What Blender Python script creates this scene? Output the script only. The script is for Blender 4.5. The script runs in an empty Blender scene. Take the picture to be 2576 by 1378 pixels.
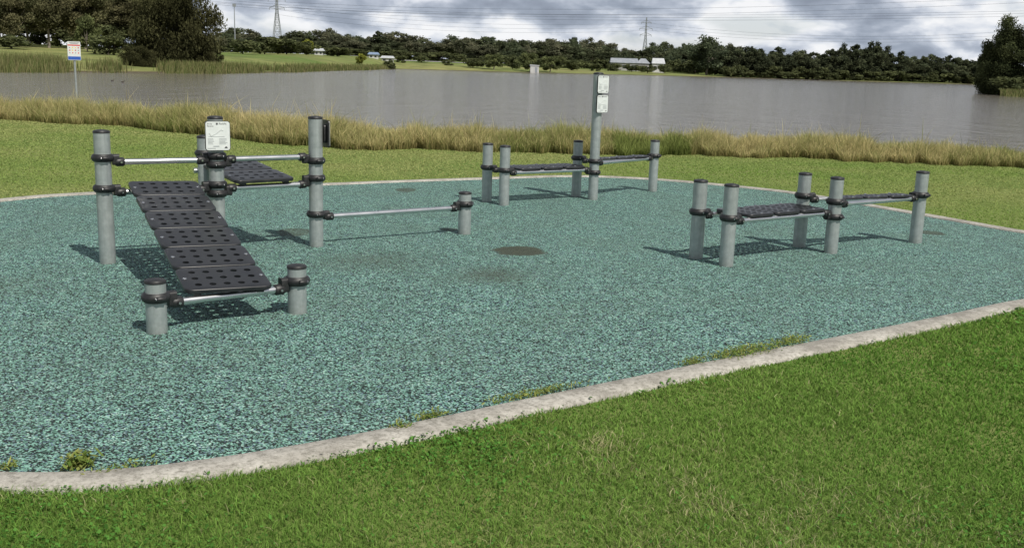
import bpy,bmesh,math,random
import numpy as np
from mathutils import Vector, Matrix
random.seed(7); rng=np.random.default_rng(7)
S=bpy.context.scene; COL=S.collection
FPX=2550.0; PITCH=math.atan(524/FPX); ROLL=.031; CAMZ=1.52
R=(Matrix.Rotation(math.pi/2-PITCH,3,'X') @ Matrix.Rotation(ROLL,3,'Z')); RT=R.transposed()
CAM=Vector((0,0,CAMZ))
def ray(px,py): return R@Vector(((px-1288)/FPX,-(py-689)/FPX,-1))
def at(px,py,z=0.0):
    d=ray(px,py); return CAM+d*((z-CAMZ)/d.z)
def atd(px,py,Y):
    d=ray(px,py); return CAM+d*(Y/d.y)
def proj(p):
    q=RT@(Vector(p)-CAM); return (1288+FPX*q.x/-q.z, 689-FPX*q.y/-q.z)
def zrow(b,py):
    lo,hi=-1.5,3.2
    for _ in range(50):
        m=(lo+hi)/2
        if proj((b.x,b.y,m))[1]>py: lo=m
        else: hi=m
    return (lo+hi)/2
def interp(x,pts):
    return float(np.interp(x,[p[0] for p in pts],[p[1] for p in pts]))

# ------------------------------------------------------------------ materials
def new_mat(name):
    m=bpy.data.materials.new(name); m.use_nodes=True
    nt=m.node_tree; nt.nodes.clear()
    o=nt.nodes.new('ShaderNodeOutputMaterial')
    return m,nt,o
def N(nt,t,**k):
    n=nt.nodes.new(t)
    for a,b in k.items(): setattr(n,a,b)
    return n
def setin(nt,n,key,val):
    if isinstance(val,bpy.types.NodeSocket): nt.links.new(val,n.inputs[key])
    else: n.inputs[key].default_value=val
def math_n(nt,op,a,b=0.0,clamp=False):
    n=N(nt,'ShaderNodeMath',operation=op,use_clamp=clamp); setin(nt,n,0,a); setin(nt,n,1,b); return n.outputs[0]
def mixc(nt,f,a,b,blend='MIX'):
    n=N(nt,'ShaderNodeMix',data_type='RGBA',blend_type=blend)
    setin(nt,n,0,f)
    for i,v in ((6,a),(7,b)):
        if isinstance(v,tuple): v=tuple(v)+((1,) if len(v)==3 else ())
        setin(nt,n,i,v)
    return n.outputs[2]
def noise(nt,vec,scale,detail=4,rough=.55,dist=0):
    n=N(nt,'ShaderNodeTexNoise'); nt.links.new(vec,n.inputs['Vector'])
    n.inputs['Scale'].default_value=scale; n.inputs['Detail'].default_value=detail; n.inputs['Roughness'].default_value=rough; n.inputs['Distortion'].default_value=dist
    return n.outputs['Fac']
def ramp(nt,fac,stops,interp='LINEAR'):
    n=N(nt,'ShaderNodeValToRGB'); cr=n.color_ramp; cr.interpolation=interp
    while len(cr.elements)<len(stops): cr.elements.new(.5)
    for e,(p,c) in zip(cr.elements,stops):
        e.position=p; e.color=tuple(c)+(1,) if len(c)==3 else c
    nt.links.new(fac,n.inputs[0]); return n.outputs[0]
def bump(nt,h,strength,dist):
    b=N(nt,'ShaderNodeBump'); b.inputs['Strength'].default_value=strength; b.inputs['Distance'].default_value=dist
    nt.links.new(h,b.inputs['Height']); return b.outputs[0]
def principled(nt,o,col,rough=.6,metal=0.0,normal=None,spec=None):
    p=N(nt,'ShaderNodeBsdfPrincipled')
    if isinstance(col,tuple): col=tuple(col)+((1,) if len(col)==3 else ())
    setin(nt,p,'Base Color',col); setin(nt,p,'Roughness',rough); setin(nt,p,'Metallic',metal)
    if normal is not None: nt.links.new(normal,p.inputs['Normal'])
    if spec is not None: p.inputs['Specular IOR Level'].default_value=spec
    nt.links.new(p.outputs[0],o.inputs[0]); return p
def simple(name,c1,c2,scale,rough=.6,metal=0,bs=0,bd=.01,r2=None,spec=None):
    m,nt,o=new_mat(name)
    tc=N(nt,'ShaderNodeTexCoord').outputs['Object']
    f=noise(nt,tc,scale,6)
    f=ramp(nt,f,[(.35,(0,0,0)),(.65,(1,1,1))])
    c=mixc(nt,f,c1,c2)
    r=rough
    if r2 is not None:
        mr=N(nt,'ShaderNodeMapRange'); nt.links.new(f,mr.inputs[0]); mr.inputs[3].default_value=rough; mr.inputs[4].default_value=r2; r=mr.outputs[0]
    nm=None
    if bs: nm=bump(nt,noise(nt,tc,scale*6,5),bs,bd)
    principled(nt,o,c,r,metal,nm,spec)
    return m
M={}
m,nt,o=new_mat('galvanised_steel'); M['galv']=m
tc=N(nt,'ShaderNodeTexCoord').outputs['Object']
sp_=noise(nt,tc,16,6,.6); mpg=N(nt,'ShaderNodeMapping'); nt.links.new(tc,mpg.inputs[0]); mpg.inputs['Scale'].default_value=(40,40,2.2); st_=noise(nt,mpg.outputs[0],1.0,4)
c=mixc(nt,ramp(nt,sp_,[(.35,(0,0,0)),(.65,(1,1,1))]),(.315,.35,.348),(.42,.455,.45))
c=mixc(nt,ramp(nt,st_,[(.5,(0,0,0)),(.72,(.45,.45,.45))]),c,(.25,.275,.27))
szg=N(nt,'ShaderNodeSeparateXYZ'); nt.links.new(tc,szg.inputs[0])
ft=N(nt,'ShaderNodeMapRange'); nt.links.new(math_n(nt,'ADD',szg.outputs[2],math_n(nt,'MULTIPLY',sp_,.10)),ft.inputs[0]); ft.inputs[1].default_value=.13; ft.inputs[2].default_value=.05; ft.inputs[4].default_value=.45
c=mixc(nt,ft.outputs[0],c,(.20,.215,.19))
principled(nt,o,c,.46,.5)
M['steel']=simple('brushed_steel',(.66,.67,.68),(.72,.72,.73),6,.27,1.0,r2=.31)
M['black']=simple('black_plastic',(.011,.011,.012),(.021,.021,.022),40,.42,0,.15,.002,r2=.52)
M['plank']=simple('charcoal_plank',(.010,.011,.013),(.019,.020,.023),9,.30,0,.08,.002,r2=.42)
M['bolt']=simple('bolt_steel',(.55,.55,.56),(.7,.7,.7),80,.25,1.0)
M['white']=simple('sign_white',(.60,.63,.62),(.68,.71,.70),12,.35)
M['ink']=simple('sign_ink',(.05,.05,.055),(.08,.08,.085),30,.5)
M['greyink']=simple('sign_grey_ink',(.26,.28,.29),(.34,.36,.37),30,.5)
M['red']=simple('sign_red',(.55,.03,.03),(.6,.05,.04),20,.45)
M['blue']=simple('sign_blue',(.02,.08,.38),(.03,.11,.45),20,.45)
M['yellow']=simple('sign_yellow',(.75,.5,.05),(.8,.55,.08),20,.45)
M['bark']=simple('bark',(.10,.085,.065),(.24,.21,.17),3,.9)
M['darkbark']=simple('dark_bark',(.035,.028,.02),(.07,.055,.04),3,.9)
M['lattice']=simple('pylon_steel',(.22,.24,.26),(.30,.32,.34),.3,.6,.2)
M['wire']=simple('cable_grey',(.025,.03,.04),(.035,.04,.05),1,.7)
M['wall']=simple('house_wall',(.28,.275,.265),(.36,.355,.34),.8,.8)
M['wallw']=simple('house_wall_white',(.46,.46,.455),(.54,.54,.53),.8,.8)
M['roofg']=simple('roof_grey',(.20,.22,.25),(.28,.30,.33),.8,.7)
M['roofw']=simple('roof_pale',(.38,.40,.42),(.46,.475,.49),.8,.6)
M['roofb']=simple('roof_blue',(.16,.22,.33),(.2,.27,.38),.8,.6)
M['glass']=simple('window_glass',(.03,.035,.045),(.05,.06,.07),2,.1)
M['duck']=simple('duck_feathers',(.02,.018,.015),(.07,.055,.04),20,.7)
def leaf_mat(name,trans=.35,rough=.55):
    m,nt,o=new_mat(name)
    a=N(nt,'ShaderNodeAttribute',attribute_name='Col')
    d=N(nt,'ShaderNodeBsdfDiffuse'); t=N(nt,'ShaderNodeBsdfTranslucent')
    nt.links.new(a.outputs['Color'],d.inputs[0]); nt.links.new(a.outputs['Color'],t.inputs[0])
    mx=N(nt,'ShaderNodeMixShader'); mx.inputs[0].default_value=trans
    nt.links.new(d.outputs[0],mx.inputs[1]); nt.links.new(t.outputs[0],mx.inputs[2])
    nt.links.new(mx.outputs[0],o.inputs[0]); return m
M['grass']=leaf_mat('grass_blade',.4)
M['leaf']=leaf_mat('tree_leaf',.36)

# ------------------------------------------------------------------ mesh helpers
WO={}
def link(o): COL.objects.link(o)
def tag(o,label=None,cat=None,group=None,kind=None):
    if label: o['label']=label
    if cat: o['category']=cat
    if group: o['group']=group
    if kind: o['kind']=kind
    return o
def thing(name,label,cat,loc,group=None):
    o=bpy.data.objects.new(name,None); link(o); o.empty_display_size=.1
    o.location=loc; WO[o]=Vector(loc); return tag(o,label,cat,group)
class MB:
    def __init__(s): s.v=[]; s.f=[]; s.m=[]
    def add(s,vs,fs,mi=0):
        b=len(s.v); s.v+= [Vector(v) for v in vs]
        for f in fs: s.f.append([i+b for i in f]); s.m.append(mi)
    def path(s,pts,rs,n=14,mi=0,cap=True):
        pts=[Vector(p) for p in pts]; vs=[]; fs=[]
        for i,p in enumerate(pts):
            t=(pts[min(i+1,len(pts)-1)]-pts[max(i-1,0)]).normalized()
            ref=Vector((0,0,1)) if abs(t.z)<.9 else Vector((1,0,0))
            a=t.cross(ref).normalized(); b=t.cross(a)
            for k in range(n):
                an=2*math.pi*k/n; vs.append(p+(a*math.cos(an)+b*math.sin(an))*rs[i])
        for i in range(len(pts)-1):
            for k in range(n):
                k2=(k+1)%n; fs.append([i*n+k,i*n+k2,(i+1)*n+k2,(i+1)*n+k])
        if cap:
            fs.append(list(range(n))[::-1]); fs.append([(len(pts)-1)*n+k for k in range(n)])
        s.add(vs,fs,mi)
    def tube(s,a,b,r,n=14,mi=0,r1=None): s.path([a,b],[r,r if r1 is None else r1],n,mi)
    def lathe(s,c,prof,n=28,mi=0,close=False):
        c=Vector(c); vs=[]; fs=[]
        for r,z in prof:
            for k in range(n):
                an=2*math.pi*k/n; vs.append(c+Vector((r*math.cos(an),r*math.sin(an),z)))
        L=len(prof)
        for i in range(L if close else L-1):
            j=(i+1)%L
            for k in range(n):
                k2=(k+1)%n; fs.append([i*n+k,i*n+k2,j*n+k2,j*n+k])
        s.add(vs,fs,mi)
    def prism(s,out,o,ax,ay,az,d,mi=0):
        n=len(out); o=Vector(o)
        vs=[o+ax*x+ay*y for x,y in out]+[o+ax*x+ay*y+az*d for x,y in out]
        fs=[list(range(n))[::-1],list(range(n,2*n))]+[[k,(k+1)%n,n+(k+1)%n,n+k] for k in range(n)]
        s.add(vs,fs,mi)
    def box(s,c,ax,ay,az,sz,mi=0):
        x,y,z=[q/2 for q in sz]
        s.prism([(-x,-y),(x,-y),(x,y),(-x,y)],Vector(c)-az*z,ax,ay,az,2*z,mi)
    def build(s,name,mats,parent=None,origin=None,sharp=40):
        if origin is None: origin=WO[parent] if parent else Vector((0,0,0))
        origin=Vector(origin)
        me=bpy.data.meshes.new(name)
        me.from_pydata([tuple(v-origin) for v in s.v],[],s.f)
        if not isinstance(mats,(list,tuple)): mats=[mats]
        for m in mats: me.materials.append(m)
        me.polygons.foreach_set('material_index',s.m)
        bm=bmesh.new(); bm.from_mesh(me); bmesh.ops.recalc_face_normals(bm,faces=bm.faces); bm.to_mesh(me); bm.free()
        me.polygons.foreach_set('use_smooth',[True]*len(me.polygons))
        me.set_sharp_from_angle(angle=math.radians(sharp))
        o=bpy.data.objects.new(name,me); link(o)
        if parent: o.parent=parent; o.location=origin-WO[parent]
        else: o.location=origin
        WO[o]=origin
        return o
def rr(w,h,r,n=5):
    out=[]
    for cx,cy,a0 in ((w/2-r,h/2-r,0),(-w/2+r,h/2-r,90),(-w/2+r,-h/2+r,180),(w/2-r,-h/2+r,270)):
        for k in range(n+1):
            a=math.radians(a0+90*k/n); out.append((cx+r*math.cos(a),cy+r*math.sin(a)))
    return out
def np_mesh(name,V,loops,starts,cols=None,mat=None):
    me=bpy.data.meshes.new(name)
    me.vertices.add(len(V)); me.vertices.foreach_set('co',np.asarray(V,dtype=np.float32).ravel())
    me.loops.add(len(loops)); me.loops.foreach_set('vertex_index',np.asarray(loops,dtype=np.int32))
    me.polygons.add(len(starts)); me.polygons.foreach_set('loop_start',np.asarray(starts,dtype=np.int32))
    me.update(calc_edges=True)
    if cols is not None:
        a=me.attributes.new('Col','FLOAT_COLOR','POINT')
        c=np.ones((len(V),4),dtype=np.float32); c[:,:3]=cols; a.data.foreach_set('color',c.ravel())
    if mat: me.materials.append(mat)
    return me
def quads_mesh(name,C,U,Vv,cols,mat):
    n=len(C); V=np.empty((n,4,3)); V[:,0]=C-U-Vv*.55; V[:,1]=C+U*.55-Vv; V[:,2]=C+U+Vv*.55; V[:,3]=C-U*.55+Vv
    return np_mesh(name,V.reshape(-1,3),np.arange(n*4),np.arange(n)*4,np.repeat(cols,4,axis=0),mat)
def blades_mesh(name,P,h,w,yaw,lean,cb,ct,mat,seg=2):
    n=len(P); side=np.stack([np.cos(yaw),np.sin(yaw),0*yaw],1); ld=rng.uniform(0,2*np.pi,n)
    ld=np.stack([np.cos(ld),np.sin(ld),0*ld],1)
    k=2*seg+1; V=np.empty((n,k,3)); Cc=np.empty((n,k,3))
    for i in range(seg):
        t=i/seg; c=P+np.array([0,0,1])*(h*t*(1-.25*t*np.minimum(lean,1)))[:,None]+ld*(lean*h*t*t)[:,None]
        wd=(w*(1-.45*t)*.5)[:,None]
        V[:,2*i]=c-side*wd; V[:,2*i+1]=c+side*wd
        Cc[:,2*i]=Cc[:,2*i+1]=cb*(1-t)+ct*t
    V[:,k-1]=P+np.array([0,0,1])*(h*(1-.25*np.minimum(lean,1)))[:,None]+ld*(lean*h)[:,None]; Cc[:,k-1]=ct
    lp=[];st=[];p=0
    for i in range(seg-1):
        lp+=[2*i,2*i+1,2*i+3,2*i+2]; st.append(p); p+=4
    lp+=[2*seg-2,2*seg-1,2*seg]; st.append(p); p+=3
    loops=(np.array(lp)[None,:]+(np.arange(n)*k)[:,None]).ravel()
    starts=(np.array(st)[None,:]+(np.arange(n)*p)[:,None]).ravel()
    return np_mesh(name,V.reshape(-1,3),loops,starts,Cc.reshape(-1,3),mat)
def obj(name,me,parent=None,loc=(0,0,0)):
    o=bpy.data.objects.new(name,me); link(o); o.location=loc
    if parent: o.parent=parent
    return o
class SN:
    def __init__(s,seed,f,n=7):
        r=np.random.default_rng(seed); a=r.uniform(0,2*np.pi,n); k=f*r.uniform(.5,2.0,n)
        s.kx=k*np.cos(a); s.ky=k*np.sin(a); s.ph=r.uniform(0,6.28,n)
    def __call__(s,x,y):
        return sum(np.sin(x*a+y*b+p) for a,b,p in zip(s.kx,s.ky,s.ph))/math.sqrt(len(s.kx))

# ------------------------------------------------------------------ terrain
FRONT=[(-400,298),(0,300),(250,312),(500,338),(700,362),(850,375),(1200,380),(1500,386),(2000,397),(2576,425),(3000,445)]
def front_y(px): return at(px,interp(px,FRONT)).y
FY=[(p,front_y(p)) for p in range(-400,3001,100)]
DF=[(-900,108),(0,117),(300,134),(560,153),(750,195),(930,290),(965,340),(1000,360),(1288,378),(1500,417),(1800,494),(2100,494),(2380,540),(2440,540),(2462,172),(2576,164),(3400,155)]
RISE=[(-900,5.5),(0,4.8),(300,4.6),(560,4.2),(950,5.0),(1150,4.6),(1300,3.0),(1830,1.8),(2440,1.8),(2470,2.6),(2576,2.8)]
def pxof(x,y): return 1288+FPX*.985*max(-1.4,min(1.4,x/max(y,.5)))
def ss(a,b,x):
    t=max(0,min(1,(x-a)/(b-a))); return t*t*(3-2*t)
def ground_z(x,y):
    if y<12: return -.012
    px=pxof(x,y); f=interp(px,FY); df=interp(px,DF)
    if y<f+60:
        return -.012-2.0*ss(f+.8,f+13,y)
    e=y-df
    z=-2.0+1.12*ss(-10,3,e)
    if e>0: z+=interp(px,RISE)*(1-math.exp(-e/75))
    return z
angs=list(np.radians(np.arange(-36,36.01,.4)))
angs=[math.radians(a) for a in range(-180,-36,8)]+angs+[math.radians(a) for a in range(40,180,8)]
dist=[.4,1,2,4,7,10,13,15,16,17]+list(np.arange(17.5,40,.75))+[45,55,70,85,95,100]
d=104
while d<760: dist.append(d); d*=1.022
dist+=[800,900,1050,1300,1700,2300,3200]
V=[(0,0,-.012)];F=[]
na=len(angs)
for dd in dist:
    for a in angs:
        x,y=dd*math.sin(a),dd*math.cos(a); V.append((x,y,ground_z(x,y)))
for k in range(na): F.append((0,1+(k+1)%na,1+k))
for i in range(len(dist)-1):
    for k in range(na):
        k2=(k+1)%na; b=1+i*na; F.append((b+k,b+k2,b+na+k2,b+na+k))
me=bpy.data.meshes.new('ground'); me.from_pydata(V,[],F)
bm=bmesh.new(); bm.from_mesh(me); bmesh.ops.recalc_face_normals(bm,faces=bm.faces); bm.to_mesh(me); bm.free()
me.polygons.foreach_set('use_smooth',[True]*len(me.polygons))
if me.polygons[0].normal.z<0: me.flip_normals()
m,nt,o=new_mat('ground_grass')
pos=N(nt,'ShaderNodeNewGeometry').outputs['Position']
sx=N(nt,'ShaderNodeSeparateXYZ'); nt.links.new(pos,sx.inputs[0])
n1=noise(nt,pos,.55,4); n2=noise(nt,pos,38,5,.7); n3=noise(nt,pos,.018,5); n4=noise(nt,pos,4.5,5,.65)
n1r=ramp(nt,n1,[(.35,(0,0,0)),(.68,(1,1,1))])
c=mixc(nt,n1r,(.135,.20,.045),(.25,.26,.095))
c=mixc(nt,ramp(nt,n2,[(.3,(0,0,0)),(.7,(1,1,1))]),mixc(nt,.4,c,(.06,.08,.022)),c)
c=mixc(nt,ramp(nt,n4,[(.35,(.45,.45,.45)),(.7,(0,0,0))]),c,(.13,.20,.045))
far=mixc(nt,ramp(nt,n3,[(.38,(0,0,0)),(.62,(1,1,1))]),(.12,.18,.04),(.24,.24,.09))
far=mixc(nt,ramp(nt,noise(nt,pos,.12,6,.7),[(.4,(0,0,0)),(.7,(.8,.8,.8))]),far,(.07,.09,.03))
ff=N(nt,'ShaderNodeMapRange'); nt.links.new(sx.outputs[1],ff.inputs[0]); ff.inputs[1].default_value=40; ff.inputs[2].default_value=60
c=mixc(nt,ff.outputs[0],c,far)
mud=N(nt,'ShaderNodeMapRange'); nt.links.new(sx.outputs[2],mud.inputs[0]); mud.inputs[1].default_value=-.75; mud.inputs[2].default_value=-.9
c=mixc(nt,mud.outputs[0],c,(.09,.075,.05))
principled(nt,o,c,.95,0,bump(nt,n2,.6,.03),.15)
me.materials.append(m)
tag(obj('ground',me),kind='structure')
mb=MB(); pa=[]
for px in range(880,1260,12):
    Y=interp(px,[(880,392),(1000,425),(1260,440)])
    a=atd(px,150,Y); b=atd(px,150,Y+9)
    pa.append((Vector((a.x,a.y,ground_z(a.x,a.y)+.12)),Vector((b.x,b.y,ground_z(b.x,b.y)+.12))))
for i in range(len(pa)-1): mb.add([pa[i][0],pa[i+1][0],pa[i+1][1],pa[i][1]],[(0,1,2,3)])
tag(mb.build('road',simple('pale_road',(.33,.32,.31),(.42,.41,.4),.3,.9)),kind='structure')

# ------------------------------------------------------------------ water
m,nt,o=new_mat('lake_water')
pos=N(nt,'ShaderNodeNewGeometry').outputs['Position']
mp=N(nt,'ShaderNodeMapping'); nt.links.new(pos,mp.inputs[0]); mp.inputs['Scale'].default_value=(.9,.8,1)
w1=noise(nt,mp.outputs[0],1.1,6,.62)
mp2=N(nt,'ShaderNodeMapping'); nt.links.new(pos,mp2.inputs[0]); mp2.inputs['Scale'].default_value=(.42,.14,1)
w2=noise(nt,mp2.outputs[0],1.0,5,.65,.4)
hgt=math_n(nt,'ADD',w1,math_n(nt,'MULTIPLY',w2,1.7))
mp3=N(nt,'ShaderNodeMapping'); nt.links.new(pos,mp3.inputs[0]); mp3.inputs['Scale'].default_value=(.03,.012,1)
big=noise(nt,mp3.outputs[0],1.0,4)
wc=mixc(nt,big,(.155,.14,.115),(.195,.18,.152))
principled(nt,o,wc,.08,0,bump(nt,hgt,.55,.34)).inputs['IOR'].default_value=1.33
mb=MB(); mb.add([(-1500,15,-1),(1500,15,-1),(1500,1200,-1),(-1500,1200,-1)],[(0,1,2,3)])
tag(mb.build('lake_water',m),kind='structure')

# ------------------------------------------------------------------ pad and kerb
near=[(0,1196),(150,1197),(300,1189),(500,1164),(800,1114),(1000,1075),(1300,1010),(1500,970),(1800,908),(2100,850),(2400,790),(2576,752)]
farp=[(2576,588),(2400,557),(2200,522),(2000,488),(1850,471),(1700,457),(1560,448),(1430,445),(1300,449),(1000,459),(860,465),(600,474),(245,489),(120,495),(0,508)]
ctrl=[at(*p) for p in near]+[Vector((4.75,7.6,0)),Vector((5.75,8.6,0)),Vector((5.95,9.4,0))]+[at(*p) for p in farp]+[Vector((-5.75,9.2,0)),Vector((-6.0,7.7,0)),Vector((-5.6,6.1,0)),Vector((-4.5,4.7,0)),Vector((-3.1,3.75,0))]
def catmull(c,n):
    out=[]; L=len(c)
    for i in range(L):
        p0,p1,p2,p3=c[i-1],c[i],c[(i+1)%L],c[(i+2)%L]
        for k in range(n):
            t=k/n
            out.append(.5*((2*p1)+(p2-p0)*t+(2*p0-5*p1+4*p2-p3)*t*t+(3*p1-p0-3*p2+p3)*t**3))
    return out
loop=catmull(ctrl,10)
def resample(l,step):
    L=l+[l[0]]; ds=[0]
    for a,b in zip(L,L[1:]): ds.append(ds[-1]+(b-a).length)
    n=int(ds[-1]/step); xs=np.linspace(0,ds[-1],n,endpoint=False)
    X=np.interp(xs,ds,[p.x for p in L]); Y=np.interp(xs,ds,[p.y for p in L])
    return [Vector((x,y,0)) for x,y in zip(X,Y)]
loop=resample(loop,.12)
for _ in range(10): loop=[(loop[i-1]+2*loop[i]+loop[(i+1)%len(loop)])/4 for i in range(len(loop))]
nl=len(loop)
area=sum(loop[i].x*loop[(i+1)%nl].y-loop[(i+1)%nl].x*loop[i].y for i in range(nl))
nor=[]
for i in range(nl):
    t=(loop[(i+1)%nl]-loop[i-1]).normalized(); n_=Vector((t.y,-t.x,0)); nor.append(n_ if area>0 else -n_)
KW=.165
mb=MB()
mb.add([p-n_*.012 for p,n_ in zip(loop,nor)],[list(range(nl))])
m,nt,o=new_mat('rubber_surface')
tc=N(nt,'ShaderNodeTexCoord').outputs['Object']
wn=N(nt,'ShaderNodeTexNoise'); nt.links.new(tc,wn.inputs['Vector']); wn.inputs['Scale'].default_value=110; wn.inputs['Detail'].default_value=2
wv_=N(nt,'ShaderNodeVectorMath',operation='SCALE'); nt.links.new(wn.outputs['Color'],wv_.inputs[0]); wv_.inputs['Scale'].default_value=.007
wa=N(nt,'ShaderNodeVectorMath',operation='ADD'); nt.links.new(tc,wa.inputs[0]); nt.links.new(wv_.outputs[0],wa.inputs[1])
vo=N(nt,'ShaderNodeTexVoronoi'); nt.links.new(wa.outputs[0],vo.inputs['Vector']); vo.inputs['Scale'].default_value=135
sp=N(nt,'ShaderNodeSeparateColor'); nt.links.new(vo.outputs['Color'],sp.inputs[0])
big=noise(nt,tc,1.3,4); mid=noise(nt,tc,9,4)
cf=math_n(nt,'ADD',sp.outputs[0],math_n(nt,'MULTIPLY',math_n(nt,'SUBTRACT',mid,.5),.3))
c=ramp(nt,cf,[(0,(.009,.013,.014)),(.43,(.012,.020,.021)),(.46,(.05,.112,.09)),(.57,(.10,.232,.18)),(.70,(.28,.535,.43)),(.84,(.15,.27,.245)),(.93,(.11,.16,.25)),(1,(.46,.66,.57))])
c=mixc(nt,ramp(nt,big,[(.35,(.0,.0,.0)),(.75,(.34,.34,.34))]),c,(.08,.115,.085))
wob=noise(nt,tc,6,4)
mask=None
for (px,py,ex,ey,st) in [(1307,631,64,12,.92),(1020,478,26,5,.7),(740,584,50,10,.6),(2345,586,30,5,.75),(1235,690,90,22,.55),(950,655,150,22,.35),(1130,577,22,4,.6),(45,1000,40,30,.2)]:  # dark stains, plus one tall sit-up post's cast shadow painted in
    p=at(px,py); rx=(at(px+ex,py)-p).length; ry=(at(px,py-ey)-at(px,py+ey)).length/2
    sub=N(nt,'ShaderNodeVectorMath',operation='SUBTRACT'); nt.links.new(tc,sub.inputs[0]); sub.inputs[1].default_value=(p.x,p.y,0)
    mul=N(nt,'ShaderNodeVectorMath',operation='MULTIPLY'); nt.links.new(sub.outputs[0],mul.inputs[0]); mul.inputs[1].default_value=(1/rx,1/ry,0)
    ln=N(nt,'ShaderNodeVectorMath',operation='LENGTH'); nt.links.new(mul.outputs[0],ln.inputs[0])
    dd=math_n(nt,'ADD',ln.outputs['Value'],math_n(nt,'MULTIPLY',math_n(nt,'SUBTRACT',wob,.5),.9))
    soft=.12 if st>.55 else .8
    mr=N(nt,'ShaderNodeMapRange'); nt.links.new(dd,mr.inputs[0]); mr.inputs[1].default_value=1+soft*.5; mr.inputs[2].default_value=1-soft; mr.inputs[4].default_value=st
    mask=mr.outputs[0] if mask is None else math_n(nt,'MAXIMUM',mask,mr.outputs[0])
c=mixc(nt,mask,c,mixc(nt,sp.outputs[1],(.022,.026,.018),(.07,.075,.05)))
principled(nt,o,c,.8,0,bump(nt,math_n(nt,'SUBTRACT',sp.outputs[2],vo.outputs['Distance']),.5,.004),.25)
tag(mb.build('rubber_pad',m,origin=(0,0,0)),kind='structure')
mb=MB(); vs=[];fs=[]
prof=[(-.002,-.06),(.0,.004),(.012,.012),(KW*.5,.015),(KW-.014,.011),(KW,.0),(KW+.002,-.06)]
for i in range(nl):
    for j,(q,z) in enumerate(prof):
        jit=(random.uniform(-.005,.005) if j in(4,5,6) else random.uniform(-.0015,.0015))
        vs.append(loop[i]+nor[i]*(q+jit)+Vector((0,0,z)))
k=len(prof)
for i in range(nl):
    i2=(i+1)%nl
    for j in range(k-1): fs.append([i*k+j,i2*k+j,i2*k+j+1,i*k+j+1])
mb.add(vs,fs)
m,nt,o=new_mat('kerb_concrete')
tc=N(nt,'ShaderNodeTexCoord').outputs['Object']
a=noise(nt,tc,3.5,6,.65); b=noise(nt,tc,38,6,.72); e=noise(nt,tc,160,3)
c=ramp(nt,a,[(.3,(.225,.21,.185)),(.5,(.39,.37,.33)),(.7,(.49,.47,.425))])
c=mixc(nt,ramp(nt,b,[(.36,(.85,.85,.85)),(.56,(0,0,0))]),c,(.17,.16,.135))
c=mixc(nt,ramp(nt,e,[(.55,(0,0,0)),(.75,(.4,.4,.4))]),c,(.60,.58,.53))
principled(nt,o,c,.9,0,bump(nt,b,.6,.008),.3)
tag(mb.build('kerb',m,origin=(0,0,0),sharp=60),kind='structure')

# ------------------------------------------------------------------ lawn blades
def inside(poly,x,y):
    res=np.zeros(len(x),bool); n=len(poly)
    for i in range(n):
        x1,y1=poly[i].x,poly[i].y; x2,y2=poly[(i+1)%n].x,poly[(i+1)%n].y
        if y1==y2: continue
        cnd=((y1>y)!=(y2>y))&(x<(x2-x1)*(y-y1)/(y2-y1)+x1)
        res^=cnd
    return res
pp=[loop[i]+nor[i]*(KW-.01) for i in range(0,nl,2)]
s1,s2,s3=SN(1,1.1),SN(2,3.2),SN(3,13)
def lawn(n,x0,x1,y0,y1,pf):
    x=rng.uniform(x0,x1,n); y=rng.uniform(y0,y1,n)
    k=(rng.random(n)<pf(y))&(np.abs(x)<.56*y+.9); x=x[k];y=y[k]
    k=~inside(pp,x,y); return x[k],y[k]
x,y=lawn(1150000,-3,6.5,2.2,8.2,lambda y:np.clip((3.3/y)**1.5,0,1)*.95)
n=len(x); dd=np.hypot(x,y)
a=s1(x,y)*.45+s2(x,y)*.4+s3(x,y)*.25+rng.normal(0,.3,n)
dryb=np.clip((x-.2)*.3*np.clip((4.6-y),0,1),0,.5)
dry=(a+dryb+rng.normal(0,.4,n)>1.35)
h=rng.uniform(.012,.033,n)*(1+.25*s2(x,y).clip(-1,1)+.22*s3(x,y).clip(-1,1)); h=np.clip(h,.010,.05)
w=.0029*dd/3.0*rng.uniform(.7,1.4,n)
g=np.array([.14,.30,.05]); g2=np.array([.265,.40,.095]); dr=np.array([.56,.53,.29])
mix=np.clip(.5+.4*a,0,1)[:,None]
ct=g*(1-mix)+g2*mix; ct=ct*rng.uniform(.55,1.4,(n,1)); ct[dry]=dr*rng.uniform(.7,1.2,(dry.sum(),1))
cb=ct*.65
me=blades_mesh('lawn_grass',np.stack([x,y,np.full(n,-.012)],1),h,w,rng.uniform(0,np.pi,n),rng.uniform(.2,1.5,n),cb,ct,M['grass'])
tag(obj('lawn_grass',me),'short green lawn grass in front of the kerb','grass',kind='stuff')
# clover
x,y=lawn(300000,-3,6.5,2.2,8.2,lambda y:np.clip((3.3/y)**1.6,0,1))
k=(s1(x+5,y)*.6+s2(x-3,y)*.5+rng.normal(0,.35,len(x))>.4-(x<0)*.3); x=x[k];y=y[k]; n=len(x)
C=np.stack([x,y,rng.uniform(.005,.023,n)],1); yaw=rng.uniform(0,6.28,n); sz=rng.uniform(.003,.0065,n)*np.hypot(x,y)/3.3
U=np.stack([np.cos(yaw)*sz,np.sin(yaw)*sz,rng.normal(0,.4,n)*sz],1); Vv=np.stack([-np.sin(yaw)*sz,np.cos(yaw)*sz,rng.normal(0,.4,n)*sz],1)
me=quads_mesh('clover_leaves',C,U,Vv,np.array([.10,.235,.045])*rng.uniform(.5,1.4,(n,1)),M['grass'])
tag(obj('clover_leaves',me),'dark green clover leaves growing through the front lawn','clover',kind='stuff')
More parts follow.
